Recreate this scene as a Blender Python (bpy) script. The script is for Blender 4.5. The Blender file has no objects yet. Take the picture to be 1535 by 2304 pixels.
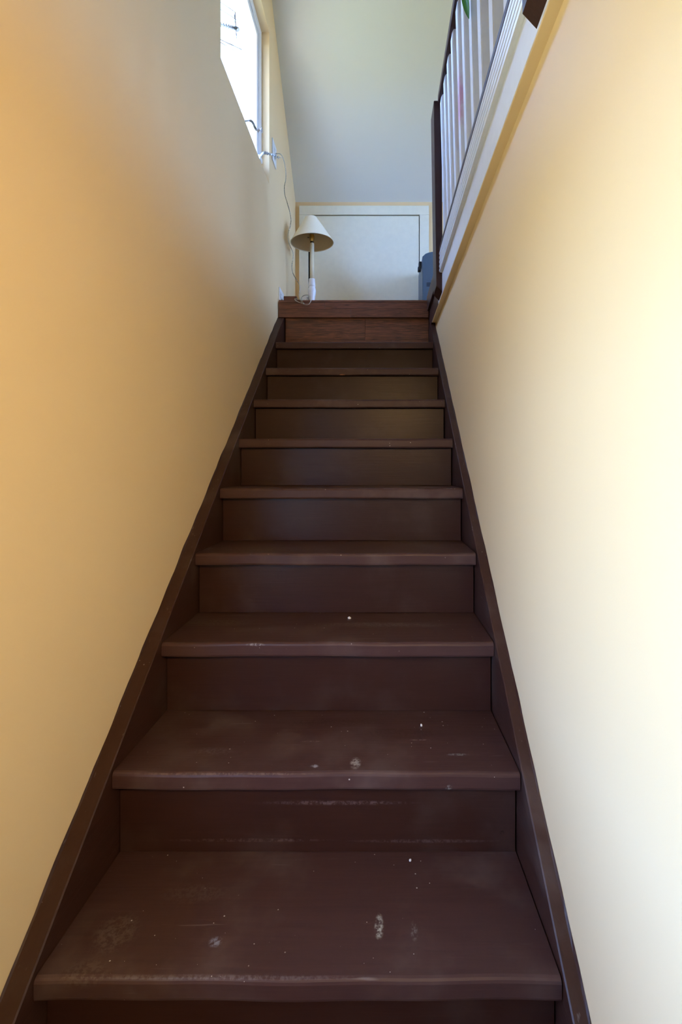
import bpy, bmesh, math, random
from mathutils import Vector, Matrix

random.seed(7)
SC = bpy.context.scene
COL = SC.collection

# ------------------------------------------------------------------ camera
F, VX, VY = 1100.0, 852.0, 1055.0          # focal length and principal point in pixels of the 1535 x 2304 frame
cam_d = bpy.data.cameras.new('camera')
cam_d.sensor_fit = 'VERTICAL'
cam_d.sensor_height = 36.0
cam_d.lens = F / 2304 * 36.0
cam_d.shift_x = -(VX - 767.5) / 2304
cam_d.shift_y = -(1152 - VY) / 2304
cam_d.clip_start = 0.02
cam = bpy.data.objects.new('camera', cam_d)
cam.rotation_euler = (math.radians(90), 0, 0)
COL.objects.link(cam)
SC.camera = cam

# ------------------------------------------------------------------ sky
world = bpy.data.worlds.new('sky')
SC.world = world
world.use_nodes = True
wn = world.node_tree.nodes
wl = world.node_tree.links
bg = wn['Background']
geo = wn.new('ShaderNodeTexCoord')
sep = wn.new('ShaderNodeSeparateXYZ')
wl.new(geo.outputs['Generated'], sep.inputs[0])
ramp = wn.new('ShaderNodeValToRGB')
for pos, colr in ((0.0, (0.33, 0.53, 1.0, 1)), (0.38, (0.23, 0.43, 1.0, 1)), (0.90, (0.24, 0.42, 0.95, 1))):
    el = ramp.color_ramp.elements[0] if pos == 0 else ramp.color_ramp.elements[1] if pos == 0.90 else ramp.color_ramp.elements.new(pos)
    el.position = pos
    el.color = colr
wl.new(sep.outputs['Z'], ramp.inputs[0])
wl.new(ramp.outputs[0], bg.inputs['Color'])
bg.inputs['Strength'].default_value = 9.0

sun_d = bpy.data.lights.new('sun', 'SUN')
sun_d.energy = 21.0
sun_d.angle = math.radians(0.6)
sun_d.color = (1.0, 0.92, 0.76)
sun = bpy.data.objects.new('sun', sun_d)
sun.rotation_euler = Vector((-0.25, 0.75, -0.75)).to_track_quat('-Z', 'Y').to_euler()
COL.objects.link(sun)

fill_d = bpy.data.lights.new('left_wall_fill', 'SPOT')  # added warm spot behind the camera that brightens the left wall
fill_d.energy = 43.0
fill_d.spot_size = math.radians(84)
fill_d.spot_blend = 1.0
fill_d.color = (1.0, 0.64, 0.26)
fill_d.shadow_soft_size = 0.045
left_wall_fill = bpy.data.objects.new('left_wall_fill', fill_d)
left_wall_fill.location = (0.26, -0.75, 0.70)
left_wall_fill.rotation_euler = Vector((-0.86, 1.55, -0.62)).to_track_quat('-Z', 'Y').to_euler()
COL.objects.link(left_wall_fill)

# ------------------------------------------------------------------ exposure
SC.view_settings.view_transform = 'Standard'
SC.view_settings.look = 'None'
SC.view_settings.gamma = 1.0
SC.view_settings.use_curve_mapping = False
SC.view_settings.exposure = 1.28


def px(x, y, d):
    """world point seen at pixel (x, y) of the photograph at distance d in front of the camera"""
    return Vector(((x - VX) * d / F, d, (VY - y) * d / F))


# ------------------------------------------------------------------ materials
def srgb(r, g, b):
    def f(c):
        c /= 255.0
        return c / 12.92 if c <= 0.04045 else ((c + 0.055) / 1.055) ** 2.4
    return (f(r), f(g), f(b), 1.0)


class NT:
    """small helper around a node tree"""
    def __init__(self, name):
        self.m = bpy.data.materials.new(name)
        self.m.use_nodes = True
        self.n = self.m.node_tree.nodes
        self.l = self.m.node_tree.links
        self.p = self.n['Principled BSDF']

    def node(self, kind, **kw):
        nd = self.n.new(kind)
        for k, v in kw.items():
            setattr(nd, k, v)
        return nd

    def inp(self, nd, key, v):
        if hasattr(v, 'is_output') or isinstance(v, bpy.types.NodeSocket):
            self.l.new(v, nd.inputs[key])
        else:
            nd.inputs[key].default_value = v

    def math(self, op, a, b=0.0, clamp=False):
        nd = self.node('ShaderNodeMath', operation=op, use_clamp=clamp)
        self.inp(nd, 0, a)
        self.inp(nd, 1, b)
        return nd.outputs[0]

    def mix(self, fac, a, b):
        nd = self.node('ShaderNodeMix', data_type='RGBA')
        self.inp(nd, 0, fac)
        self.inp(nd, 6, a)
        self.inp(nd, 7, b)
        return nd.outputs[2]

    def coord(self, kind='Object', scale=(1, 1, 1), rnd=False):
        tc = self.node('ShaderNodeTexCoord')
        mp = self.node('ShaderNodeMapping')
        self.l.new(tc.outputs[kind], mp.inputs[0])
        mp.inputs['Scale'].default_value = scale
        if rnd:
            oi = self.node('ShaderNodeObjectInfo')
            mu = self.math('MULTIPLY', oi.outputs['Random'], 37.0)
            cb = self.node('ShaderNodeCombineXYZ')
            for k in range(3):
                self.l.new(mu, cb.inputs[k])
            self.l.new(cb.outputs[0], mp.inputs['Location'])
        return mp.outputs[0]

    def noise(self, vec, scale, detail=3.0, rough=0.55, dist=0.0):
        nd = self.node('ShaderNodeTexNoise')
        self.l.new(vec, nd.inputs['Vector'])
        nd.inputs['Scale'].default_value = scale
        nd.inputs['Detail'].default_value = detail
        nd.inputs['Roughness'].default_value = rough
        nd.inputs['Distortion'].default_value = dist
        return nd.outputs[0]

    def ramp(self, v, lo, hi):
        nd = self.node('ShaderNodeMapRange', interpolation_type='SMOOTHSTEP')
        self.inp(nd, 0, v)
        nd.inputs[1].default_value = lo
        nd.inputs[2].default_value = hi
        return nd.outputs[0]

    def bump(self, h, strength=0.3, dist=0.002):
        nd = self.node('ShaderNodeBump')
        nd.inputs['Strength'].default_value = strength
        nd.inputs['Distance'].default_value = dist
        self.l.new(h, nd.inputs['Height'])
        self.l.new(nd.outputs[0], self.p.inputs['Normal'])

    def base(self, c):
        self.inp(self.p, 'Base Color', c)

    def rough(self, v):
        self.inp(self.p, 'Roughness', v)


def simple(name, col, rough=0.5, metallic=0.0, bump=0.0, scale=60.0, vary=0.04, spec=0.5):
    t = NT(name)
    v = t.coord('Object', rnd=True)
    n = t.noise(v, scale, 3)
    dark = tuple(c * (1 - vary * 2) for c in col[:3]) + (1,)
    t.base(t.mix(n, dark, tuple(min(1, c * (1 + vary)) for c in col[:3]) + (1,)))
    t.rough(rough)
    t.p.inputs['Metallic'].default_value = metallic
    t.p.inputs['Specular IOR Level'].default_value = spec
    if bump:
        t.bump(t.noise(v, scale * 2.5, 3), bump, 0.001)
    return t.m


def wall_paint(name, col, vary=0.03):
    t = NT(name)
    v = t.coord('Object')
    big = t.noise(v, 1.7, 3)
    t.base(t.mix(big, tuple(c * (1 - vary) for c in col[:3]) + (1,), tuple(c * (1 + vary) for c in col[:3]) + (1,)))
    t.rough(0.5)
    t.p.inputs['Specular IOR Level'].default_value = 0.3
    fine = t.noise(v, 210, 2)
    soft = t.noise(v, 9, 2)
    t.bump(t.math('ADD', t.math('MULTIPLY', fine, 0.25), soft), 0.12, 0.002)
    return t.m


def brown_paint(name, specks=0.0, grain_axis='X', marks=(), base=(52, 31, 25), gloss=0.33, spec=0.22, vary=0.16):
    """glossy brown floor paint over wood: brush grain, dust film, specks and the scuffs listed in marks"""
    t = NT(name)
    sc = {'X': (1.2, 26, 26), 'Y': (26, 1.2, 26), 'Z': (26, 26, 1.2)}[grain_axis]
    v = t.coord('Object', sc, rnd=True)
    grain = t.noise(v, 5.0, 4, 0.6, 0.6)
    vo = t.coord('Object', rnd=True)
    cloud = t.noise(vo, 5.0, 4, 0.6)
    c0 = srgb(*base)
    dark = tuple(c * 0.78 for c in c0[:3]) + (1,)
    lite = tuple(c * 1.22 for c in c0[:3]) + (1,)
    col = t.mix(grain, dark, lite)
    dusty = t.math('MULTIPLY', t.ramp(cloud, 0.48, 0.75), 0.05 if specks == 0 else 0.13)
    col = t.mix(dusty, col, srgb(150, 135, 125))
    if specks > 0:
        vr = t.node('ShaderNodeTexVoronoi')
        t.l.new(vo, vr.inputs['Vector'])
        vr.inputs['Scale'].default_value = 72
        d = vr.outputs['Distance']
        sepc = t.node('ShaderNodeSeparateColor')
        t.l.new(vr.outputs['Color'], sepc.inputs[0])
        size = t.math('MULTIPLY', t.math('POWER', sepc.outputs[0], 5.0), 0.125)
        spot = t.math('LESS_THAN', d, size)
        patch = t.ramp(t.noise(vo, 3.2, 2), 0.36, 0.52)
        col = t.mix(t.math('MULTIPLY', t.math('MULTIPLY', spot, patch), specks), col, srgb(205, 200, 195))
        # long faint scratches
        vs = t.coord('Object', (60, 3, 30), rnd=True) if grain_axis == 'Y' else t.coord('Object', (3, 60, 30), rnd=True)
        sn = t.ramp(t.noise(vs, 2.2, 2, 0.5), 0.70, 0.78)
        col = t.mix(t.math('MULTIPLY', sn, 0.18), col, srgb(160, 150, 145))
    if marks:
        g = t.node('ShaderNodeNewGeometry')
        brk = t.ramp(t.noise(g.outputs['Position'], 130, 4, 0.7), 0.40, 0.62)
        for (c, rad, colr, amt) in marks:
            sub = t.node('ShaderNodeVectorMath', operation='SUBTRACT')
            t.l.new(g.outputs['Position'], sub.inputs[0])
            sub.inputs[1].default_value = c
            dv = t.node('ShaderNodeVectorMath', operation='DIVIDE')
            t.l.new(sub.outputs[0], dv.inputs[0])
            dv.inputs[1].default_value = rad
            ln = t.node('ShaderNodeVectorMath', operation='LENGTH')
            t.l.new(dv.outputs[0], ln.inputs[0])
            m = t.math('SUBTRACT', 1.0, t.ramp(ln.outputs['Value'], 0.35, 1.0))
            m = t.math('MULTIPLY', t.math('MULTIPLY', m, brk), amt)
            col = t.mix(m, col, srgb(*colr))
    t.base(col)
    t.rough(t.math('ADD', gloss, t.math('MULTIPLY', cloud, vary)))
    t.p.inputs['Specular IOR Level'].default_value = spec
    t.bump(t.math('ADD', grain, t.math('MULTIPLY', t.noise(vo, 160, 2), 0.25)), 0.30, 0.0012)
    return t.m


def oak_laminate(name):
    t = NT(name)
    v = t.coord('Object', (1.6, 22, 22), rnd=True)
    wv = t.noise(v, 4.0, 5, 0.62, 1.4)
    fine = t.noise(t.coord('Object', (5, 220, 220), rnd=True), 2.0, 3, 0.6)
    oi = t.node('ShaderNodeObjectInfo')
    col = t.mix(t.ramp(wv, 0.35, 0.68), srgb(66, 36, 24), srgb(128, 76, 52))
    col = t.mix(t.math('MULTIPLY', t.ramp(fine, 0.50, 0.66), 0.5), col, srgb(58, 30, 20))
    col = t.mix(t.math('MULTIPLY', oi.outputs['Random'], 0.25), col, srgb(120, 70, 50))
    t.base(col)
    t.rough(0.42)
    t.bump(fine, 0.15, 0.0006)
    return t.m


WALL = wall_paint('yellow_wall_paint', (0.82, 0.605, 0.335, 1))
CEIL = wall_paint('ceiling_paint', (0.79, 0.79, 0.73, 1), 0.02)
WHITE = simple('white_gloss_paint', (0.80, 0.80, 0.82, 1), 0.32, bump=0.10, scale=40)
DOORW = simple('white_door_paint', (0.86, 0.82, 0.66, 1), 0.5, bump=0.05, scale=25)
VINYL = simple('white_vinyl', (0.82, 0.83, 0.84, 1), 0.35)
LEVERM = simple('white_lever_enamel', (0.88, 0.88, 0.88, 1), 0.3)
PLATE = simple('outlet_plastic', (0.78, 0.79, 0.80, 1), 0.35)
DARK = simple('dark_gap', (0.012, 0.010, 0.009, 1), 0.8)
CREAM = simple('cream_lacquer', (0.80, 0.72, 0.50, 1), 0.4)
SHADE = simple('shade_fabric', (0.86, 0.77, 0.57, 1), 0.8, bump=0.12, scale=180)
CERAM = simple('white_ceramic', (0.82, 0.82, 0.85, 1), 0.14)
BRASS = simple('brass', (0.62, 0.42, 0.12, 1), 0.3, 1.0)
BLACKP = simple('black_plastic', (0.010, 0.010, 0.012, 1), 0.45)
GREYB = simple('grey_blue_plastic', (0.085, 0.125, 0.170, 1), 0.38, vary=0.03)
CORDM = simple('cord_plastic', (0.80, 0.78, 0.70, 1), 0.45)
LEAFM = simple('leaf_green', (0.085, 0.32, 0.025, 1), 0.4, scale=30, vary=0.2)
POTM = simple('terracotta', (0.35, 0.13, 0.07, 1), 0.8, bump=0.2)
SOILM = simple('soil', (0.03, 0.02, 0.014, 1), 0.95, bump=0.6)
BARK = simple('bark', (0.022, 0.020, 0.020, 1), 0.9, bump=0.5)
GROUND = simple('ground_outside', (0.29, 0.30, 0.17, 1), 0.9, scale=4, vary=0.1)
CHIP = simple('chip_white', (0.80, 0.80, 0.80, 1), 0.6)

t = NT('window_glass')
t.n.remove(t.p)
tr = t.node('ShaderNodeBsdfTransparent')
tr.inputs[0].default_value = (0.97, 0.98, 0.98, 1)
gl = t.node('ShaderNodeBsdfGlossy')
gl.inputs['Roughness'].default_value = 0.03
fr = t.node('ShaderNodeFresnel')
fr.inputs[0].default_value = 1.25
mx = t.node('ShaderNodeMixShader')
gg = t.node('ShaderNodeNewGeometry')
t.l.new(t.math('MULTIPLY', fr.outputs[0], t.math('SUBTRACT', 1.0, gg.outputs['Backfacing'])), mx.inputs[0])
t.l.new(tr.outputs[0], mx.inputs[1])
t.l.new(gl.outputs[0], mx.inputs[2])
t.l.new(mx.outputs[0], t.n['Material Output'].inputs[0])
GLASS = t.m

t = NT('bulb_glass')
t.n.remove(t.p)
tr = t.node('ShaderNodeBsdfTransparent')
tr.inputs[0].default_value = (0.85, 0.85, 0.83, 1)
gl = t.node('ShaderNodeBsdfGlossy')
gl.inputs['Roughness'].default_value = 0.05
mx = t.node('ShaderNodeMixShader')
mx.inputs[0].default_value = 0.15
t.l.new(tr.outputs[0], mx.inputs[1])
t.l.new(gl.outputs[0], mx.inputs[2])
t.l.new(mx.outputs[0], t.n['Material Output'].inputs[0])
BULBG = t.m


# ------------------------------------------------------------------ mesh helpers
def box(bm, x0, x1, y0, y1, z0, z1, bev=0.0, seg=2):
    r = bmesh.ops.create_cube(bm, size=1.0)
    vs = r['verts']
    for v in vs:
        v.co = Vector((x0 + (v.co.x + .5) * (x1 - x0), y0 + (v.co.y + .5) * (y1 - y0), z0 + (v.co.z + .5) * (z1 - z0)))
    if bev:
        es = list({e for v in vs for e in v.link_edges})
        bmesh.ops.bevel(bm, geom=es, offset=bev, segments=seg, affect='EDGES', profile=0.5)
    return vs


def prism(bm, pts, axis, a, b):
    """closed profile extruded along an axis from a to b; pts are the other two coordinates in xyz order"""
    def P(p, q):
        return {'x': (q, p[0], p[1]), 'y': (p[0], q, p[1]), 'z': (p[0], p[1], q)}[axis]
    lo = [bm.verts.new(P(p, a)) for p in pts]
    hi = [bm.verts.new(P(p, b)) for p in pts]
    n = len(pts)
    for i in range(n):
        bm.faces.new((lo[i], lo[(i + 1) % n], hi[(i + 1) % n], hi[i]))
    bm.faces.new(list(reversed(lo)))
    bm.faces.new(hi)
    bmesh.ops.recalc_face_normals(bm, faces=bm.faces[:])


def lathe(bm, prof, c, seg=32, cap=True):
    """profile of (radius, z) pairs turned about the vertical line through c"""
    rings = []
    for r, z in prof:
        rings.append([bm.verts.new((c[0] + r * math.cos(2 * math.pi * k / seg), c[1] + r * math.sin(2 * math.pi * k / seg), z)) for k in range(seg)])
    for a, b in zip(rings, rings[1:]):
        for k in range(seg):
            bm.faces.new((a[k], a[(k + 1) % seg], b[(k + 1) % seg], b[k]))
    if cap:
        bm.faces.new(list(reversed(rings[0])))
        bm.faces.new(rings[-1])


def smooth_path(pts, n=6):
    out = []
    P = [pts[0]] + list(pts) + [pts[-1]]
    for i in range(1, len(P) - 2):
        a, b, c, d = (Vector(p) for p in P[i - 1:i + 3])
        for k in range(n):
            s = k / n
            out.append(0.5 * ((2 * b) + (c - a) * s + (2 * a - 5 * b + 4 * c - d) * s * s + (-a + 3 * b - 3 * c + d) * s ** 3))
    out.append(Vector(pts[-1]))
    return out


def tube(bm, pts, r, seg=8):
    rings = []
    n = len(pts)
    up = Vector((0.21, 0.37, 0.9)).normalized()
    for i, p in enumerate(pts):
        d = (Vector(pts[min(i + 1, n - 1)]) - Vector(pts[max(i - 1, 0)])).normalized()
        u = d.cross(up)
        if u.length < 1e-4:
            u = d.cross(Vector((1, 0, 0)))
        u.normalize()
        w = d.cross(u)
        rr = r[i] if isinstance(r, (list, tuple)) else r
        rings.append([bm.verts.new(Vector(p) + rr * (math.cos(2 * math.pi * k / seg) * u + math.sin(2 * math.pi * k / seg) * w)) for k in range(seg)])
        up = w
    for a, b in zip(rings, rings[1:]):
        for k in range(seg):
            bm.faces.new((a[k], a[(k + 1) % seg], b[(k + 1) % seg], b[k]))
    bm.faces.new(list(reversed(rings[0])))
    bm.faces.new(rings[-1])
    bmesh.ops.recalc_face_normals(bm, faces=bm.faces[:])


def empty(name, loc):
    o = bpy.data.objects.new(name, None)
    o.empty_display_size = 0.05
    o.location = loc
    COL.objects.link(o)
    return o


def wpos(o):
    p = Vector(o.location)
    while o.parent:
        o = o.parent
        p += Vector(o.location)
    return p


def mk(name, bm, mat, parent=None, origin=None, smooth=False, kind=None):
    """link the bmesh (given in room coordinates) as one object with its origin at its own middle or at origin"""
    if origin is None:
        lo = Vector((min(v.co[k] for v in bm.verts) for k in range(3)))
        hi = Vector((max(v.co[k] for v in bm.verts) for k in range(3)))
        origin = (lo + hi) / 2
    origin = Vector(origin)
    for v in bm.verts:
        v.co -= origin
    me = bpy.data.meshes.new(name)
    bm.to_mesh(me)
    bm.free()
    me.materials.append(mat)
    if smooth:
        for p in me.polygons:
            p.use_smooth = True
    o = bpy.data.objects.new(name, me)
    COL.objects.link(o)
    if parent is not None:
        o.parent = parent
        o.location = origin - wpos(parent)
    else:
        o.location = origin
    if kind:
        o['kind'] = kind
    return o


def mkbox(name, mat, dims, parent=None, bev=0.0, kind=None, seg=2):
    bm = bmesh.new()
    box(bm, *dims, bev=bev, seg=seg)
    return mk(name, bm, mat, parent, kind=kind)


def tag(o, label, cat, group=None):
    o['label'] = label
    o['category'] = cat
    if group:
        o['group'] = group
    return o


# ------------------------------------------------------------------ dimensions (metres; the camera is the origin)
R, G = 0.19, 0.2330                  # rise and going
D1, Z1 = 0.7936, -0.8282             # first nosing in view: distance, height
XL, XR = -0.5606, 0.2994             # inner faces of the stringers
WL, WR = -0.598, 0.327               # left and right wall planes
ZF = Z1 - 2 * R                      # hall floor
ZL = 0.999                           # landing floor
DL = 2.90                            # front edge of the landing
DB = 3.517                           # back wall
XF = 0.302                           # face of the fascia under the balustrade
ZLEDGE = 0.832                       # top of the right wall
D0 = -1.75                           # wall behind the camera
XU = 2.7                             # far side of the upper room
ZC = 3.15                            # flat ceiling

W_D0, W_D1, W_Z0, W_Z1 = 1.853, 2.674, 1.558, 2.387      # window in the left wall
E_D0, E_D1, E_Z0, E_Z1 = -0.42, 0.71, -0.55, 0.52         # window of the hall in the left wall, beside the camera

# ------------------------------------------------------------------ setting: walls, floors, ceilings
T = 0.15
bm = bmesh.new()
xo = WL - T
box(bm, xo, WL, D0 - T, E_D0, ZF - .1, ZC + .1)
box(bm, xo, WL, E_D0, E_D1, E_Z1, ZC + .1)
box(bm, xo, WL, E_D0, E_D1, ZF - .1, E_Z0)
box(bm, xo, WL, E_D1, W_D0, ZF - .1, ZC + .1)
box(bm, xo, WL, W_D0, W_D1, ZF - .1, W_Z0)
box(bm, xo, WL, W_D0, W_D1, W_Z1, ZC + .1)
box(bm, xo, WL, W_D1, DB + T, ZF - .1, ZC + .1)
bmesh.ops.remove_doubles(bm, verts=bm.verts[:], dist=1e-5)
mk('wall_left', bm, WALL, kind='structure', origin=(WL, 0, 0))

bm = bmesh.new()
box(bm, WR, WR + 0.11, D0, DB, ZF - .1, ZLEDGE + .01)
mk('wall_right', bm, WALL, kind='structure', origin=(WR, 0, 0))

bm = bmesh.new()
box(bm, WL - T, XU + T, DB, DB + T, ZF - .1, 2.3)
mk('wall_back', bm, WALL, kind='structure', origin=(0, DB, 0))

bm = bmesh.new()
box(bm, WL - T, XU + T, D0 - T, D0, ZF - .1, ZC + .1)
mk('wall_front', bm, WALL, kind='structure', origin=(0, D0, 0))

# far wall of the upper room, with a window that lights it
U_D0, U_D1, U_Z0, U_Z1 = 1.35, 3.08, ZL + 0.20, ZL + 1.28
bm = bmesh.new()
box(bm, XU, XU + T, D0, U_D0, ZF - .1, ZC + .1)
box(bm, XU, XU + T, U_D0, U_D1, ZF - .1, U_Z0)
box(bm, XU, XU + T, U_D0, U_D1, U_Z1, ZC + .1)
box(bm, XU, XU + T, U_D1, DB, ZF - .1, ZC + .1)
mk('wall_upper', bm, WALL, kind='structure', origin=(XU, 0, 0))

mkbox('floor', simple('hall_floor', (0.20, 0.15, 0.11, 1), 0.5), (WL - .01, XU, D0, DB, ZF - .1, ZF), kind='structure')
bm = bmesh.new()
box(bm, XF + .012, XU, D0, DB, ZLEDGE + .01, ZL)
box(bm, WL + .004, XF + .012, DL + 0.014, DB, ZL - .10, ZL)
OAK = oak_laminate('oak_laminate')
landing = mk('floor', bm, OAK, kind='structure', origin=(0, DL, ZL))

# sloped ceiling over the landing, flat ceiling over the rest
SL = 0.909
zc_b = 1.919
d_top = DB - (ZC - zc_b) / SL
bm = bmesh.new()
prism(bm, [(DB + .02, zc_b - .02 * SL), (d_top, ZC), (d_top, ZC + .2), (DB + .25, zc_b + 0.05)], 'x', WL - .01, XU + .1)
mk('ceiling', bm, CEIL, kind='structure', origin=(0, DB, zc_b))
mkbox('ceiling', CEIL, (WL - .01, XU + .1, D0 - .1, d_top + .005, ZC, ZC + .12), kind='structure')

mkbox('sky_block_eave', WALL, (WL - T - .95, WL - T, -1.7, 1.25, .80, .86), kind='structure')  # added slab out of view, keeps high sky off the lower right wall
bm = bmesh.new()
bmesh.ops.create_grid(bm, x_segments=8, y_segments=8, size=30)
for v in bm.verts:
    v.co.z = ZF - 0.35
mk('ground', bm, GROUND, kind='structure')

# ------------------------------------------------------------------ fascia, moulding and ledge along the top of the right wall
D_POST, D_POST2 = 2.32, 0.845
fascia = mkbox('trim_1', WHITE, (XF, XF + .012, D0, 2.47, ZLEDGE, ZL + .02), kind='structure', bev=0.001)
mkbox('trim_2', WALL, (XF, WR + .02, D0, 2.765, ZLEDGE - .0045, ZLEDGE + .0), kind='structure', bev=0.002)
BROWN_Y = brown_paint('brown_paint_rail', grain_axis='Y', base=(60, 36, 32))
BROWN_Z = brown_paint('brown_paint_post', grain_axis='Z', base=(56, 34, 30))
mkbox('trim_3', BROWN_Y, (XF, XF + .016, 2.4705, DL + .02, ZLEDGE + .0005, ZL - .063), kind='structure', bev=0.001)
mkbox('trim_4', BROWN_Y, (XF - .013, XF + .005, D_POST + .135, DL + .03, ZL - .062, ZL + .032), kind='structure', bev=0.0015)
# ribbed casing between post and post: five rounded ribs
zt, zb = ZL + .033, ZL - .068
pts = [(XF, zb)]
nr = 5
for k in range(nr):
    z0 = zb + (zt - zb) * k / nr
    z1 = zb + (zt - zb) * (k + 1) / nr
    w = z1 - z0
    pts += [(XF - .0065, z0 + .0008), (XF - .0130, z0 + .0030), (XF - .0145, z0 + w * .5), (XF - .0130, z1 - .0030), (XF - .0065, z1 - .0008)]
pts += [(XF, zt)]
bm = bmesh.new()
prism(bm, pts, 'y', D0, D_POST)
mk('trim_5', bm, WHITE, kind='structure')

# ------------------------------------------------------------------ staircase
def marks_from(lst):
    return [(tuple(c), r, col, a) for c, r, col, a in lst]


def on_tread(x, y, k):
    z = Z1 + R * k
    d = z * F / (VY - y)
    return px(x, y, d)


def on_face(x, y, k, back=0.0):
    return px(x, y, D1 + G * k + back)


GREY, WOODC = (165, 165, 160), (190, 130, 90)
tread_marks = [
    (on_tread(853, 2085, 0), (.010, .030, .02), (190, 188, 175), 0.7),
    (on_tread(932, 2095, 0), (.008, .022, .02), GREY, 0.35),
    (on_tread(485, 2120, 0), (.014, .012, .02), (140, 145, 165), 0.6),
    (on_tread(260, 2100, 0), (.05, .05, .02), (140, 130, 120), 0.16),
    (on_tread(190, 2190, 0), (.05, .03, .02), (140, 130, 120), 0.13),
    (on_tread(440, 2010, 0), (.08, .03, .02), (130, 120, 115), 0.10),
    (on_tread(800, 1718, 1), (.014, .026, .02), (170, 165, 160), 0.75),
    (on_tread(708, 1724, 1), (.010, .008, .02), (160, 160, 170), 0.7),
    (on_tread(700, 1668, 1), (.030, .003, .02), (160, 140, 130), 0.5),
    (on_tread(945, 1665, 1), (.030, .003, .02), (160, 140, 130), 0.45),
    (on_tread(1030, 1698, 1), (.030, .006, .02), GREY, 0.45),
    (on_tread(480, 1690, 1), (.06, .02, .02), (140, 130, 125), 0.18),
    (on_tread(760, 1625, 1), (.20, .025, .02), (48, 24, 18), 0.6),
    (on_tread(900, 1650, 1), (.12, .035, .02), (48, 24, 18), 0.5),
    (on_tread(860, 1405, 2), (.25, .03, .02), (115, 105, 98), 0.35),
    (on_tread(480, 1400, 2), (.16, .04, .02), (100, 90, 82), 0.4),
    (on_tread(600, 1235, 3), (.30, .05, .02), (95, 84, 76), 0.45),
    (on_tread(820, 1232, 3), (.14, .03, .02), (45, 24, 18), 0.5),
    (on_face(606, 1246, 3), (.010, .006, .004), (200, 135, 80), 1.0),
    (on_face(797, 1246, 3), (.005, .004, .003), WOODC, 0.9),
    (on_face(765, 1098, 4), (.018, .006, .003), WOODC, 0.8),
    (on_face(770, 843, 7), (.020, .005, .004), WOODC, 0.8),
    (on_face(575, 1451, 2), (.03, .010, .005), (150, 145, 145), 0.6),
    (on_face(500, 1742, 1), (.25, .010, .003), (150, 125, 115), 0.22),
    (on_face(480, 2204, 0), (.35, .010, .003), (150, 145, 150), 0.2),
    (on_face(1010, 1774, 1), (.008, .006, .01), GREY, 0.6),
]
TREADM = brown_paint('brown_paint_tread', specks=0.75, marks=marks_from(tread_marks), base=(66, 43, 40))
riser_marks = [
    (px(760, 1806, 1.057), (.20, .02, .006), (110, 90, 88), 0.5),
    (px(560, 1890, 1.057), (.22, .02, .005), (100, 80, 76), 0.45),
    (px(950, 1892, 1.057), (.20, .02, .005), (100, 80, 76), 0.45),
    (px(1130, 1873, 1.057), (.006, .02, .006), (15, 8, 8), 0.9),
]
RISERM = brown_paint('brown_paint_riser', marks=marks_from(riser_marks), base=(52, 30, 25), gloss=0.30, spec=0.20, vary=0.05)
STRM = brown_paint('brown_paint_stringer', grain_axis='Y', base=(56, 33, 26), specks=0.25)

stair = empty('staircase', (0, D1 - G, ZF))
tag(stair, 'narrow brown painted wooden staircase rising between two yellow walls', 'staircase')
TH = 0.037
for k in range(-1, 9):
    d = D1 + G * k
    z = Z1 + R * k
    j = lambda s: random.uniform(-s, s)
    bm = bmesh.new()
    dn = d + j(.0015)
    back = d + G + .040
    prof = [(back, z - TH), (dn + .004, z - TH), (dn + .001, z - TH + .002), (dn, z - TH + .006),
            (dn, z - .008), (dn + .0015, z - .004), (dn + .004, z - .0014), (dn + .008, z), (back, z)]
    n = 24
    rows = []
    for i in range(n + 1):
        s = i / n
        x = XL + .0012 + (XR - .0022 - XL - .0012) * s
        wob = .0008 * math.sin(s * 9 + k * 2.1) + .0006 * math.sin(s * 23 + k)
        rows.append([bm.verts.new((x, p[0] + (wob if p[0] < dn + .01 else 0), p[1] + wob * .6)) for p in prof])
    for a, b in zip(rows, rows[1:]):
        for i in range(len(prof)):
            bm.faces.new((a[i], a[(i + 1) % len(prof)], b[(i + 1) % len(prof)], b[i]))
    bm.faces.new(rows[0])
    bm.faces.new(rows[-1])
    bmesh.ops.recalc_face_normals(bm, faces=bm.faces[:])
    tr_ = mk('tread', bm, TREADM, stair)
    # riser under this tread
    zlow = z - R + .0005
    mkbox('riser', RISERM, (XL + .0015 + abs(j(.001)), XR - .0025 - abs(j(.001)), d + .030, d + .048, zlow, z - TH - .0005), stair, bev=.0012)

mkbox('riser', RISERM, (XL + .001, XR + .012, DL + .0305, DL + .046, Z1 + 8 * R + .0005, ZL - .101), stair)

# stringers: board along each wall, paint line wavy where it meets the wall
SLOPE = R / G
def stringer(xin, xout):
    bm = bmesh.new()
    n = 150
    da, db = 0.30, DL + .046
    rows = []
    for i in range(n + 1):
        d = da + (db - da) * i / n
        zt_ = Z1 + (d - D1) * SLOPE + .010
        zt_ = min(zt_, ZL - .104)
        zb_ = max(ZF, zt_ - .46)
        sgn = 1 if xout > xin else -1
        w = .0035 + .0022 * math.sin(i * .37 + xin * 9) + .0018 * math.sin(i * .93 + 1.3) + random.uniform(-.0012, .0012)
        rows.append([bm.verts.new(p) for p in (
            (xin, d, zb_), (xin, d, zt_ - .0025), (xin + sgn * .0025, d, zt_),
            (xout - sgn * .004, d, zt_), (xout - sgn * .0005, d, zt_ + max(w, .0004)), (xout - sgn * .0005, d, zb_))])
    for a, b in zip(rows, rows[1:]):
        for q in range(6):
            bm.faces.new((a[q], a[(q + 1) % 6], b[(q + 1) % 6], b[q]))
    bm.faces.new(rows[0])
    bm.faces.new(rows[-1])
    bmesh.ops.recalc_face_normals(bm, faces=bm.faces[:])
    return mk('stringer', bm, STRM, stair)


stringer(XL, WL)
stringer(XR, WR)

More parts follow.
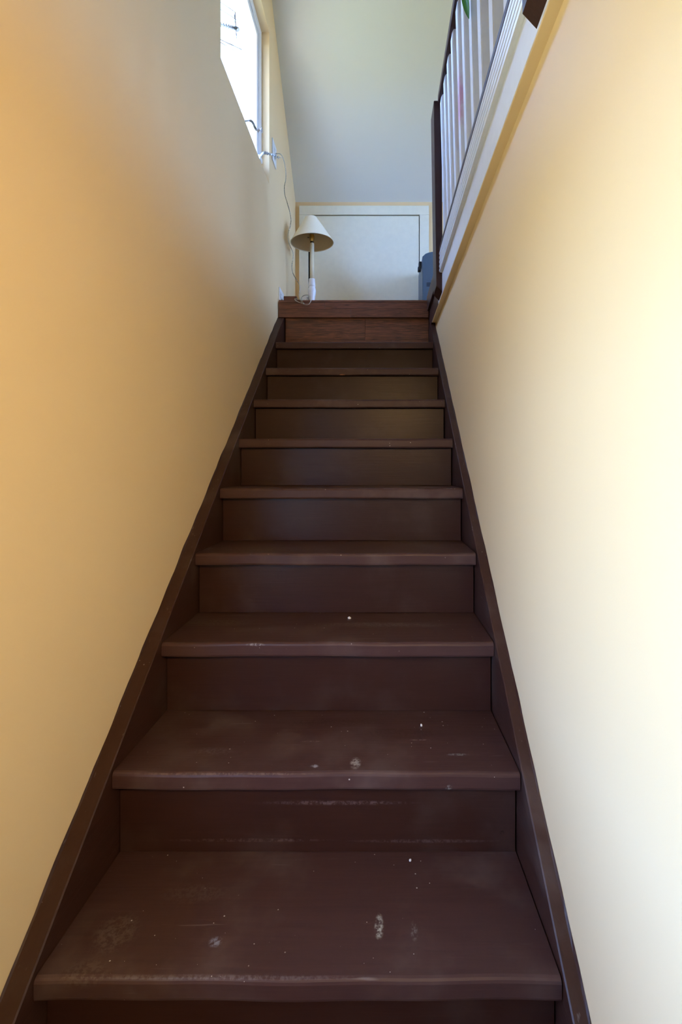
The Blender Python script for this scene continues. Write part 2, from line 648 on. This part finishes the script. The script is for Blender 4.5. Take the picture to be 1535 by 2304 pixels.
# oak laminate cladding of the landing edge and the last riser, board by board
def oak(x0, x1, z0, z1, d0, d1):
    return mkbox('plank', OAK, (x0, x1, d0, d1, z0, z1), landing, bev=.0012)


zs = [.899, .950, ZL - .011]
oak(WL + .006, -.165, zs[0], zs[1], DL, DL + .0135)
oak(-.164, .296, zs[0], zs[1], DL, DL + .0135)
oak(WL + .006, -.32, zs[1] + .0006, ZL - .012, DL, DL + .0135)
oak(-.319, .296, zs[1] + .0006, ZL - .012, DL, DL + .0135)
oak(WL + .006, .296, ZL - .0115, ZL + .002, DL - .001, DL + .10)
zr = Z1 + 8 * R
za, zb2 = zr + .0006, .8985
zm = zr + (zb2 - zr) * .38
xa = (643 - VX) * 2.92 / F
oak(xa, -.08, zm, zb2, DL + .018, DL + .030)
oak(-.0795, .298, zm, zb2, DL + .018, DL + .030)
oak(xa, .08, za, zm - .0006, DL + .018, DL + .030)
oak(.0805, .298, za, zm - .0006, DL + .018, DL + .030)

# ------------------------------------------------------------------ balustrade
bal = empty('balustrade', (XF, D_POST, ZL))
tag(bal, 'white square balusters under a brown handrail along the upper floor edge', 'railing')


def post(dn, w, ztop):
    def xl(z):
        return .275 - .0145 * (z - .86)
    bm = bmesh.new()
    pts_ = [(xl(.869), .869), (xl(.833) + .030, .836), (xl(ztop) + .036, ztop), (xl(ztop) + .003, ztop), (xl(ztop), ztop - .003)]
    prism(bm, pts_, 'y', dn, dn + w)
    es = [e for e in bm.edges if abs(e.verts[0].co.y - e.verts[1].co.y) < 1e-5]
    bmesh.ops.bevel(bm, geom=es, offset=.0015, segments=2, affect='EDGES')
    return mk('newel_post', bm, BROWN_Z, bal)


post(D_POST, .125, 1.748)
post(D_POST2, .090, 1.80)
mkbox('handrail', BROWN_Y, (.281, .350, D_POST2 + .09, D_POST, 1.733, 1.771), bal, bev=.004)
mkbox('shoe_rail', BROWN_Y, (.2885, .345, D_POST2 + .09, D_POST, ZL + .0335, ZL + .053), bal, bev=.0012)
t = NT('white_paint_pink_stain')
tc_ = t.coord('Object')
spx = t.node('ShaderNodeSeparateXYZ')
t.l.new(tc_, spx.inputs[0])
bz = t.math('SUBTRACT', 1.0, t.ramp(t.math('ABSOLUTE', t.math('SUBTRACT', spx.outputs['Z'], -0.02)), 0.03, 0.15))
t.base(t.mix(t.math('MULTIPLY', bz, t.ramp(t.noise(tc_, 18, 3), 0.2, 0.6)), (0.78, 0.78, 0.80, 1), srgb(222, 172, 196)))
t.rough(0.35)
PINK = t.m
for i, df in enumerate([2.305, 2.19, 2.085, 1.97, 1.845, 1.735, 1.61, 1.485, 1.345, 1.20, 1.06]):
    xt, xb, wx, wy = .290, .308, .036, .044
    z0, z1 = ZL + .053, 1.7335
    bm = bmesh.new()
    vs = []
    for (zz, xx) in ((z0, xb), (z1 - .012, xt), (z1, xt + .007)):
        r_ = wx if zz < z1 else wx - .007
        vs.append([bm.verts.new(p) for p in ((xx, df, zz), (xx, df - wy, zz), (xx + r_, df - wy, zz), (xx + r_, df, zz))])
    for a, b in zip(vs, vs[1:]):
        for q in range(4):
            bm.faces.new((a[q], a[(q + 1) % 4], b[(q + 1) % 4], b[q]))
    bm.faces.new(vs[0])
    bm.faces.new(vs[-1])
    bmesh.ops.recalc_face_normals(bm, faces=bm.faces[:])
    es = [e for e in bm.edges if abs(e.verts[0].co.z - e.verts[1].co.z) > .3]
    bmesh.ops.bevel(bm, geom=es, offset=.003, segments=2, affect='EDGES')
    b_ = mk('baluster', bm, PINK if i == 4 else WHITE, bal)
    if i == 4:
        b_['label'] = 'white baluster with a faint pink stain'

# ------------------------------------------------------------------ low door in the back wall
cl, cr = (674 - VX) * DB / F, (965 - VX) * DB / F
il, ir = (694.5 - VX) * DB / F, (944 - VX) * DB / F
ct, it = (VY - 465.5) * DB / F, (VY - 486) * DB / F
door = empty('door_1', ((cl + cr) / 2, DB, ZL))
door['kind'] = 'structure'
mkbox('casing', DOORW, (cl, il, DB - .018, DB, ZL, it), door, bev=.002)
mkbox('casing', DOORW, (ir, cr, DB - .018, DB, ZL, it), door, bev=.002)
mkbox('casing', DOORW, (cl, cr, DB - .0185, DB, it, ct), door, bev=.002)
mkbox('gap', DARK, (il, ir, DB - .004, DB, ZL, it), door)
mkbox('door_panel', DOORW, (il + .012, ir - .005, DB - .014, DB - .002, ZL + .004, it - .006), door, bev=.0015)

# ------------------------------------------------------------------ window in the left wall
win = empty('window_1', (WL, (W_D0 + W_D1) / 2, W_Z0))
win['kind'] = 'structure'
fx0, fx1 = WL - .13, WL - .042


def ring(bm, x0, x1, d0, d1, z0, z1, w, bev=.002):
    box(bm, x0, x1, d0, d0 + w, z0, z1, bev)
    box(bm, x0, x1, d1 - w, d1, z0, z1, bev)
    box(bm, x0, x1, d0 + w, d1 - w, z0, z0 + w, bev)
    box(bm, x0, x1, d0 + w, d1 - w, z1 - w, z1, bev)


bm = bmesh.new()
ring(bm, fx0, fx1, W_D0, W_D1, W_Z0, W_Z1, .046)
mk('window_frame', bm, VINYL, win)
bm = bmesh.new()
ring(bm, fx1 - .048, fx1 - .007, W_D0 + .046, W_D1 - .046, W_Z0 + .046, W_Z1 - .046, .030)
sash = mk('sash', bm, VINYL, win)
mkbox('pane', GLASS, (fx1 - .031, fx1 - .026, W_D0 + .07, W_D1 - .07, W_Z0 + .07, W_Z1 - .07), sash)
# crank operator at the sill
hd = 2.26
zc0 = W_Z0 + .052
crank = mkbox('crank_base', LEVERM, (fx1 - .01, fx1 + .016, hd - .05, hd + .03, W_Z0 + .030, W_Z0 + .062), win, bev=.006)
bm = bmesh.new()
p0 = px(549, 276, hd)
tube(bm, smooth_path([(fx1 + .004, hd, W_Z0 + .050), px(556, 272, hd), px(563, 271, hd), px(569, 276, hd), px(574, 287, hd), px(577, 292, hd)], 5), .0058)
mk('crank_arm', bm, LEVERM, crank, smooth=True)
bm = bmesh.new()
tube(bm, [px(576, 291.5, hd), px(580, 292, hd), px(581, 292.2, hd), px(589.5, 293, hd), px(590.5, 293, hd)], [.005, .008, .0115, .0125, .010], 12)
mk('crank_knob', bm, LEVERM, crank)
# lock levers: one near the far bottom corner, one half way up the near side
ld = 2.60
lev = mkbox('lever_bracket', LEVERM, (fx1 - .006, fx1 + .020, ld - .03, ld + .015, (VY - 366) * ld / F, (VY - 355) * ld / F), win, bev=.005)
bm = bmesh.new()
tube(bm, smooth_path([px(585, 358, ld), px(588, 349, ld), px(593, 344, ld), px(602, 345, ld), px(622, 351, ld)], 4), [.0075] * 8 + [.009] * 5 + [.008] * 4, 8)
mk('lock_lever', bm, LEVERM, lev, smooth=True)
ld = 2.0
lev = mkbox('lever_bracket', LEVERM, (fx1 - .03, fx1 - .002, ld - .13, ld - .07, 1.79, 1.84), win, bev=.005)
bm = bmesh.new()
tube(bm, smooth_path([px(472, 47, ld), px(497, 55, ld), px(520, 61, ld), px(532, 64, ld), px(536, 68, ld)], 4), .0085, 8)
mk('lock_lever', bm, LEVERM, lev, smooth=True)

# window of the upper room
win2 = empty('window_2', (XU, (U_D0 + U_D1) / 2, U_Z0))
win2['kind'] = 'structure'
bm = bmesh.new()
ring(bm, XU + .02, XU + .10, U_D0, U_D1, U_Z0, U_Z1, .05)
mk('window_frame', bm, VINYL, win2)
mkbox('pane', GLASS, (XU + .055, XU + .061, U_D0 + .05, U_D1 - .05, U_Z0 + .05, U_Z1 - .05), win2)

# window of the hall, beside the camera
win3 = empty('window_3', (WL, (E_D0 + E_D1) / 2, E_Z0))
win3['kind'] = 'structure'
bm = bmesh.new()
ring(bm, WL - .13, WL - .05, E_D0, E_D1, E_Z0, E_Z1, .04)
mk('window_frame', bm, VINYL, win3)
mkbox('pane', GLASS, (WL - .095, WL - .089, E_D0 + .04, E_D1 - .04, E_Z0 + .04, E_Z1 - .04), win3)

# ------------------------------------------------------------------ wall outlets
def outlet(d0, d1, z0, z1, label):
    o = empty('wall_outlet', (WL, (d0 + d1) / 2, (z0 + z1) / 2))
    tag(o, label, 'outlet')
    mkbox('cover_plate', PLATE, (WL, WL + .006, d0, d1, z0, z1), o, bev=.002)
    dm, zm_ = (d0 + d1) / 2, (z0 + z1) / 2
    tall = (z1 - z0) > (d1 - d0)
    for s in (-1, 1):
        cd, cz = (dm, zm_ + s * .021) if tall else (dm + s * .03, zm_)
        f_ = mkbox('socket_face', PLATE, (WL + .004, WL + .0075, cd - .015, cd + .015, cz - .014, cz + .014), o, bev=.002)
        bm2 = bmesh.new()
        for e in (-.006, .006):
            box(bm2, WL + .007, WL + .0078, cd + e - .001, cd + e + .001, cz - .001, cz + .007)
        mk('slot', bm2, BLACKP, f_)
    return o


outlet(2.735, 2.835, 1.735, 1.855, 'white wall outlet above the lamp, right of the window, with a plug in it')
outlet(2.93, 3.06, 1.015, 1.092, 'white wall outlet low on the left wall just above the landing floor')

# ------------------------------------------------------------------ table lamp on the landing
LD = 3.15
mpp = LD / F
lx = (702.2 - VX) * mpp


def ly(y):
    return (VY - y) * mpp


lamp = empty('table_lamp', (lx, LD, ZL))
tag(lamp, 'table lamp with a cream cone shade and white ceramic foot on the landing', 'lamp')
c = (lx, LD)
bm = bmesh.new()
lathe(bm, [(.052, ZL + .001), (.055, ZL + .006), (.053, ZL + .014), (.040, ZL + .024), (.026, ZL + .038), (.018, ZL + .058), (.0175, ly(676)),
           (.019, ly(672)), (.0225, ly(665)), (.0255, ly(657)), (.0258, ly(654)), (.0235, ly(649.5)), (.0205, ly(647)), (.0195, ly(646)),
           (.0225, ly(644.8)), (.0232, ly(643)), (.0222, ly(640)), (.0195, ly(633)), (.0195, ly(629.5)), (.0185, ly(628)), (.012, ly(627))], c, 40)
mk('base', bm, CERAM, lamp, smooth=True)
bm = bmesh.new()
lathe(bm, [(.0132, ly(627.5)), (.0134, ly(600)), (.0134, ly(549)), (.0120, ly(547.5))], c, 28)
stem = mk('stem', bm, CREAM, lamp, smooth=True)
bm = bmesh.new()
lathe(bm, [(.0100, ly(548)), (.0105, ly(546)), (.0120, ly(544.5)), (.0100, ly(543.5))], c, 24)
mk('collar', bm, simple('aged_brass', (.10, .08, .04, 1), .4, .7), stem, smooth=True)
bm = bmesh.new()
lathe(bm, [(.0090, ly(543.8)), (.0105, ly(542)), (.0150, ly(539)), (.0155, ly(532)), (.0155, ly(529)), (.0140, ly(528))], c, 28)
sock = mk('socket', bm, BRASS, lamp, smooth=True)
bm = bmesh.new()
tube(bm, [(lx - .012, LD - .006, ly(535.5)), (lx - .021, LD - .009, ly(536)), (lx - .0215, LD - .009, ly(536)), (lx - .0275, LD - .011, ly(536))], [.002, .002, .0048, .0042], 10)
mk('switch_knob', bm, BLACKP, sock)
bm = bmesh.new()
lathe(bm, [(.012, ly(528)), (.013, ly(525)), (.020, ly(518)), (.029, ly(509)), (.030, ly(504)), (.025, ly(497)), (.012, ly(493)), (.002, ly(492.5))], c, 28)
mk('bulb', bm, BULBG, sock, smooth=True)
# shade, leaning a little
bm = bmesh.new()
zb_, zt_ = ly(546.5), ly(491)
rb, rt = .1375, .0385
seg = 64
cp = Vector((lx, LD, zb_))
rot = Matrix.Rotation(math.radians(-2.5), 4, 'Y') @ Matrix.Rotation(math.radians(1.0), 4, 'X')
prof = [(rb, 0), (rb + .0012, .0015), (rb - .001, .004), (rt + .001, zt_ - zb_ - .003), (rt + .001, zt_ - zb_), (rt - .001, zt_ - zb_),
        (rt - .0015, zt_ - zb_ - .003), (rb - .0035, .004), (rb - .0025, 0)]
rings = [[bm.verts.new(cp + (rot @ Vector((r_ * math.cos(2 * math.pi * k / seg) + .001, r_ * math.sin(2 * math.pi * k / seg), h)))) for k in range(seg)] for r_, h in prof]
for a, b in zip(rings, rings[1:] + rings[:1]):
    for k in range(seg):
        bm.faces.new((a[k], a[(k + 1) % seg], b[(k + 1) % seg], b[k]))
bmesh.ops.recalc_face_normals(bm, faces=bm.faces[:])
shade = mk('lamp_shade', bm, SHADE, lamp, smooth=True)
bm = bmesh.new()
rings = [[bm.verts.new(cp + (rot @ Vector((r_ * math.cos(2 * math.pi * k / seg) + .001, r_ * math.sin(2 * math.pi * k / seg), h)))) for k in range(seg)]
         for r_, h in ((rb - .0042, .0035), (rt - .0022, zt_ - zb_ - .004), (rt - .0016, zt_ - zb_ - .004), (rb - .0036, .0035))]
for a, b in zip(rings, rings[1:] + rings[:1]):
    for k in range(seg):
        bm.faces.new((a[k], a[(k + 1) % seg], b[(k + 1) % seg], b[k]))
bmesh.ops.recalc_face_normals(bm, faces=bm.faces[:])
mk('lining', bm, simple('shade_lining', (0.60, 0.45, 0.24, 1), 0.85), shade, smooth=True)['label'] = 'tan inner lining'
bm = bmesh.new()
for a in range(3):
    an = a * 2 * math.pi / 3 + .4
    tube(bm, [cp + rot @ Vector((0, 0, zt_ - zb_ - .012)), cp + rot @ Vector((rt * .99 * math.cos(an), rt * .99 * math.sin(an), zt_ - zb_ - .004))], .0012, 6)
mk('shade_spider', bm, BRASS, lamp)
# plug and cord
bm = bmesh.new()
pts = [px(621, 345.5, 2.79), px(630, 346, 2.78), px(636, 353, 2.78), px(641, 370, 2.79), px(643.5, 390, 2.80), px(643, 405, 2.82), px(640, 420, 2.85),
       px(641, 437, 2.88), px(647, 458, 2.92), px(652.5, 478, 2.95), px(655, 495, 2.97), px(653, 510, 2.97), px(648.5, 525, 2.96), px(648.5, 540, 2.97), px(654, 555, 2.99), px(660, 570, 3.0),
       px(659.5, 582, 3.0), px(657, 600, 3.0), px(659.5, 615, 3.0), px(667, 629, 2.99), px(674, 641, 2.97), px(675, 652, 2.93), px(673, 664, 2.90), px(676, 676, 2.885), px(683, 684, 2.875),
       px(693, 685.5, 2.873), px(698.5, 680, 2.875), px(699.5, 673, 2.89), px(695, 665, 2.93), px(686, 664, 2.94), px(679, 669, 2.91), px(680, 678, 2.88), px(684, 683.5, 2.872),
       px(673, 680, 2.873), px(665, 675.5, 2.885), px(664.5, 672, 2.90), px(676, 675, 2.893), px(685, 673, 2.89), px(689.5, 669, 2.92), px(692, 671, 2.98)]
pts += [Vector((lx - .050, LD - .03, ZL + .012))]
tube(bm, smooth_path(pts, 5), .0031, 7)
mk('cord', bm, CORDM, lamp, smooth=True)
bm = bmesh.new()
tube(bm, [(WL + .0075, 2.785, 1.776), (WL + .010, 2.785, 1.776), (WL + .028, 2.787, 1.776), (WL + .030, 2.787, 1.776), (WL + .045, 2.788, 1.775)], [.009, .012, .011, .006, .0035], 10)
mk('plug', bm, CORDM, lamp)

# ------------------------------------------------------------------ grey appliance standing in front of the door
ad, ax = 3.15, (951 - VX) * 3.15 / F
tower = empty('appliance_tower', (ax + .10, ad + .15, ZL))
tag(tower, 'blue grey upright appliance with arched top and vent slots in front of the door', 'appliance')
aw = .20
zt_ = (VY - 576.5) * ad / F
prof = [(ax, ZL + .004), (ax + aw, ZL + .004), (ax + aw, zt_)]
for k in range(11):
    s = 1 - k / 10
    xx = ax + aw * s
    prof.append((xx, zt_ + .034 * (1 - (2 * s - 1) ** 2) ** .6 if 0 < s < 1 else zt_))
prof = prof[:2] + prof[3:]
bm = bmesh.new()
prism(bm, prof, 'y', ad + .020, DB - .045)
mk('body', bm, GREYB, tower)
bm = bmesh.new()
ins = [(p[0] + (.004 if p[0] < ax + aw / 2 else -.004), p[1] - .002) for p in prof]
prism(bm, prof, 'y', ad, ad + .019)
es = [e for e in bm.edges if all(abs(v.co.y - ad) < 1e-5 for v in e.verts)]
bmesh.ops.bevel(bm, geom=es, offset=.006, segments=3, affect='EDGES')
front = mk('front_panel', bm, GREYB, tower)
for k in range(3):
    zz = (VY - 637 - k * 3.2) * ad / F
    mkbox('vent_slot', BLACKP, (ax + .026, ax + .056, ad - .0006, ad + .004, zz - .0026, zz + .0026), front)
bm = bmesh.new()
cz = (VY - 603) * 3.25 / F
box(bm, ax - .018, ax, 3.22, 3.26, cz - .004, cz + .032, .003)
box(bm, ax - .024, ax - .004, 3.22, 3.25, cz - .030, cz - .002, .003)
mk('side_latch', bm, BLACKP, tower)

# ------------------------------------------------------------------ small things
bl = mkbox('wood_block', OAK, (WL + .021, -.498, 2.97, 3.06, ZL + .002, 1.050), bev=.002)
tag(bl, 'low reddish brown wooden block on the landing beside the low outlet', 'block')


def chip(x, y, k, s, label):
    p = on_tread(x, y, k)
    bm_ = bmesh.new()
    n_ = 7
    top, bot = [], []
    for q in range(n_):
        a = 2 * math.pi * q / n_
        r_ = s * random.uniform(.6, 1.1)
        top.append(bm_.verts.new((p.x + r_ * math.cos(a), p.y + r_ * math.sin(a) * .8, p.z + .0015 + random.uniform(.001, .004))))
        bot.append(bm_.verts.new((p.x + r_ * math.cos(a), p.y + r_ * math.sin(a) * .8, p.z + .0004)))
    for q in range(n_):
        bm_.faces.new((bot[q], bot[(q + 1) % n_], top[(q + 1) % n_], top[q]))
    bm_.faces.new(top)
    bm_.faces.new(list(reversed(bot)))
    return tag(mk('paint_chip', bm_, CHIP), label, 'chip')


chip(787, 1392, 2, .0065, 'largest white paint chip, on the third brown tread from the bottom')
chip(948, 1634, 1, .0030, 'tiny white paint chip on the second brown tread from the bottom')
chip(923, 1937, 0, .0034, 'small white paint chip at the back of the lowest brown tread in view')

# potted trailing plant on the handrail; one leaf hangs into view
pd = 1.55
plant = empty('trailing_plant', (.3155, pd, 1.771))
tag(plant, 'green trailing plant hanging a leaf over the white balusters', 'plant')
bm = bmesh.new()
lathe(bm, [(.028, 1.772), (.030, 1.774), (.040, 1.845), (.044, 1.846), (.044, 1.862), (.039, 1.862), (.037, 1.850)], (.3155, pd), 28)
mk('pot', bm, POTM, plant, smooth=True)
bm = bmesh.new()
lathe(bm, [(.0365, 1.845), (.0365, 1.852), (.012, 1.856)], (.3155, pd), 20)
mk('soil', bm, SOILM, plant)


def leaf(p, dirv, side, ln, wd):
    bm_ = bmesh.new()
    p = Vector(p)
    dirv = Vector(dirv).normalized()
    side = Vector(side).normalized()
    nrm = dirv.cross(side)
    n_ = 8
    rows_ = []
    for q in range(n_ + 1):
        s = q / n_
        w = wd * (math.sin(math.pi * min(1, s * .94 + .04)) ** .8) * (1 - .35 * s)
        m_ = p + dirv * ln * s + nrm * (-.006 * math.sin(math.pi * s))
        rows_.append([bm_.verts.new(m_ - side * w + nrm * w * .35), bm_.verts.new(m_), bm_.verts.new(m_ + side * w + nrm * w * .35)])
    for a, b in zip(rows_, rows_[1:]):
        for q in range(2):
            bm_.faces.new((a[q], a[q + 1], b[q + 1], b[q]))
    r2 = bmesh.ops.solidify(bm_, geom=bm_.faces[:], thickness=.0008)
    return mk('leaf', bm_, LEAFM, plant, smooth=True)


tip = px(1056, 42, pd)
topl = Vector((.268, pd + .012, tip.z + .115))
stem_pts = smooth_path([(.3155, pd, 1.852), (.300, pd, 1.90), (.275, pd + .003, 1.895), (.262, pd + .006, 1.83), (.264, pd + .010, 1.72), tuple(topl)], 6)
bm = bmesh.new()
tube(bm, stem_pts, .0018, 6)
mk('stem', bm, LEAFM, plant, smooth=True)
leaf(topl, tip - topl, (0.35, -1, 0), (tip - topl).length, .021)
for (q, dv, sd) in ((4, (-.3, -.6, .5), (1, -.4, 0)), (8, (-.3, .7, .3), (1, .5, 0)), (14, (-.4, -.5, -.6), (.4, -1, 0)), (19, (-.3, .6, -.6), (.6, 1, 0)), (1, (.6, .3, .7), (0, 1, 0)), (2, (.2, -.7, .7), (1, 0, 0))):
    leaf(stem_pts[q], dv, sd, .075, .017)

# added fixture, out of view, built around the warm fill spot
fill_fx = empty('fill_fixture', (WR, -0.75, 0.70))
tag(fill_fx, 'added brass fixture behind the camera around the fill light for the left wall', 'lamp')
mkbox('backplate', BRASS, (WR - .008, WR, -.80, -.70, .64, .76), fill_fx, bev=.003)
bm = bmesh.new()
tube(bm, [(WR - .006, -.79, .73), (WR - .03, -.80, .735), (.288, -.80, .722)], .006, 8)
mk('arm', bm, BRASS, fill_fx, smooth=True)
bm = bmesh.new()
ax_ = Vector((-0.86, 1.55, -0.62)).normalized()
u_ = ax_.cross(Vector((0, 0, 1))).normalized()
w_ = ax_.cross(u_)
base_ = Vector((0.26, -0.75, 0.70)) - ax_ * .055
rs = []
for r_, h in ((.010, 0), (.022, .004), (.034, .030), (.046, .050), (.0445, .050), (.032, .030), (.020, .007)):
    rs.append([bm.verts.new(base_ + ax_ * h + r_ * (math.cos(2 * math.pi * k / 24) * u_ + math.sin(2 * math.pi * k / 24) * w_)) for k in range(24)])
for a, b in zip(rs, rs[1:]):
    for k in range(24):
        bm.faces.new((a[k], a[(k + 1) % 24], b[(k + 1) % 24], b[k]))
bm.faces.new(rs[0])
bm.faces.new(rs[-1])
bmesh.ops.recalc_face_normals(bm, faces=bm.faces[:])
mk('lamp_shade', bm, BRASS, fill_fx, smooth=True)

# bare tree outside the left window
tree = empty('bare_tree', (-3.6, 6.6, ZF - .35))
tag(tree, 'bare grey twigs of a tree seen outside the left window', 'tree')
bm = bmesh.new()
tube(bm, smooth_path([(-3.6, 6.6, ZF - .36), (-3.62, 6.62, 1.0), (-3.5, 6.6, 3.2), (-3.6, 6.7, 5.2), (-3.4, 6.8, 7.5)], 4), [.10 - .005 * q for q in range(17)], 8)
mk('trunk', bm, BARK, tree, smooth=True)
for (x0, y0, x1, y1, d, r0) in ((521, -10, 532.5, 86, 6.0, .012), (541, 110, 548, 136, 6.0, .006), (524, 112, 531, 135, 6.2, .004), (552, 60, 572, 190, 6.4, .004), (545, 40, 566, 160, 6.4, .004)):
    bm = bmesh.new()
    a, b = px(x0, y0, d), px(x1, y1, d)
    mid = (a + b) / 2 + Vector((.01, 0, .01))
    root = Vector((-3.55, 6.62, a.z + .9))
    tube(bm, smooth_path([root, (root + a) / 2 + Vector((0, -.05, .12)), a, mid, b], 4), [r0 * 1.6] * 8 + [r0] * 6 + [r0 * .8] * 2 + [r0 * .5], 6)
    mk('branch', bm, BARK, tree, smooth=True)
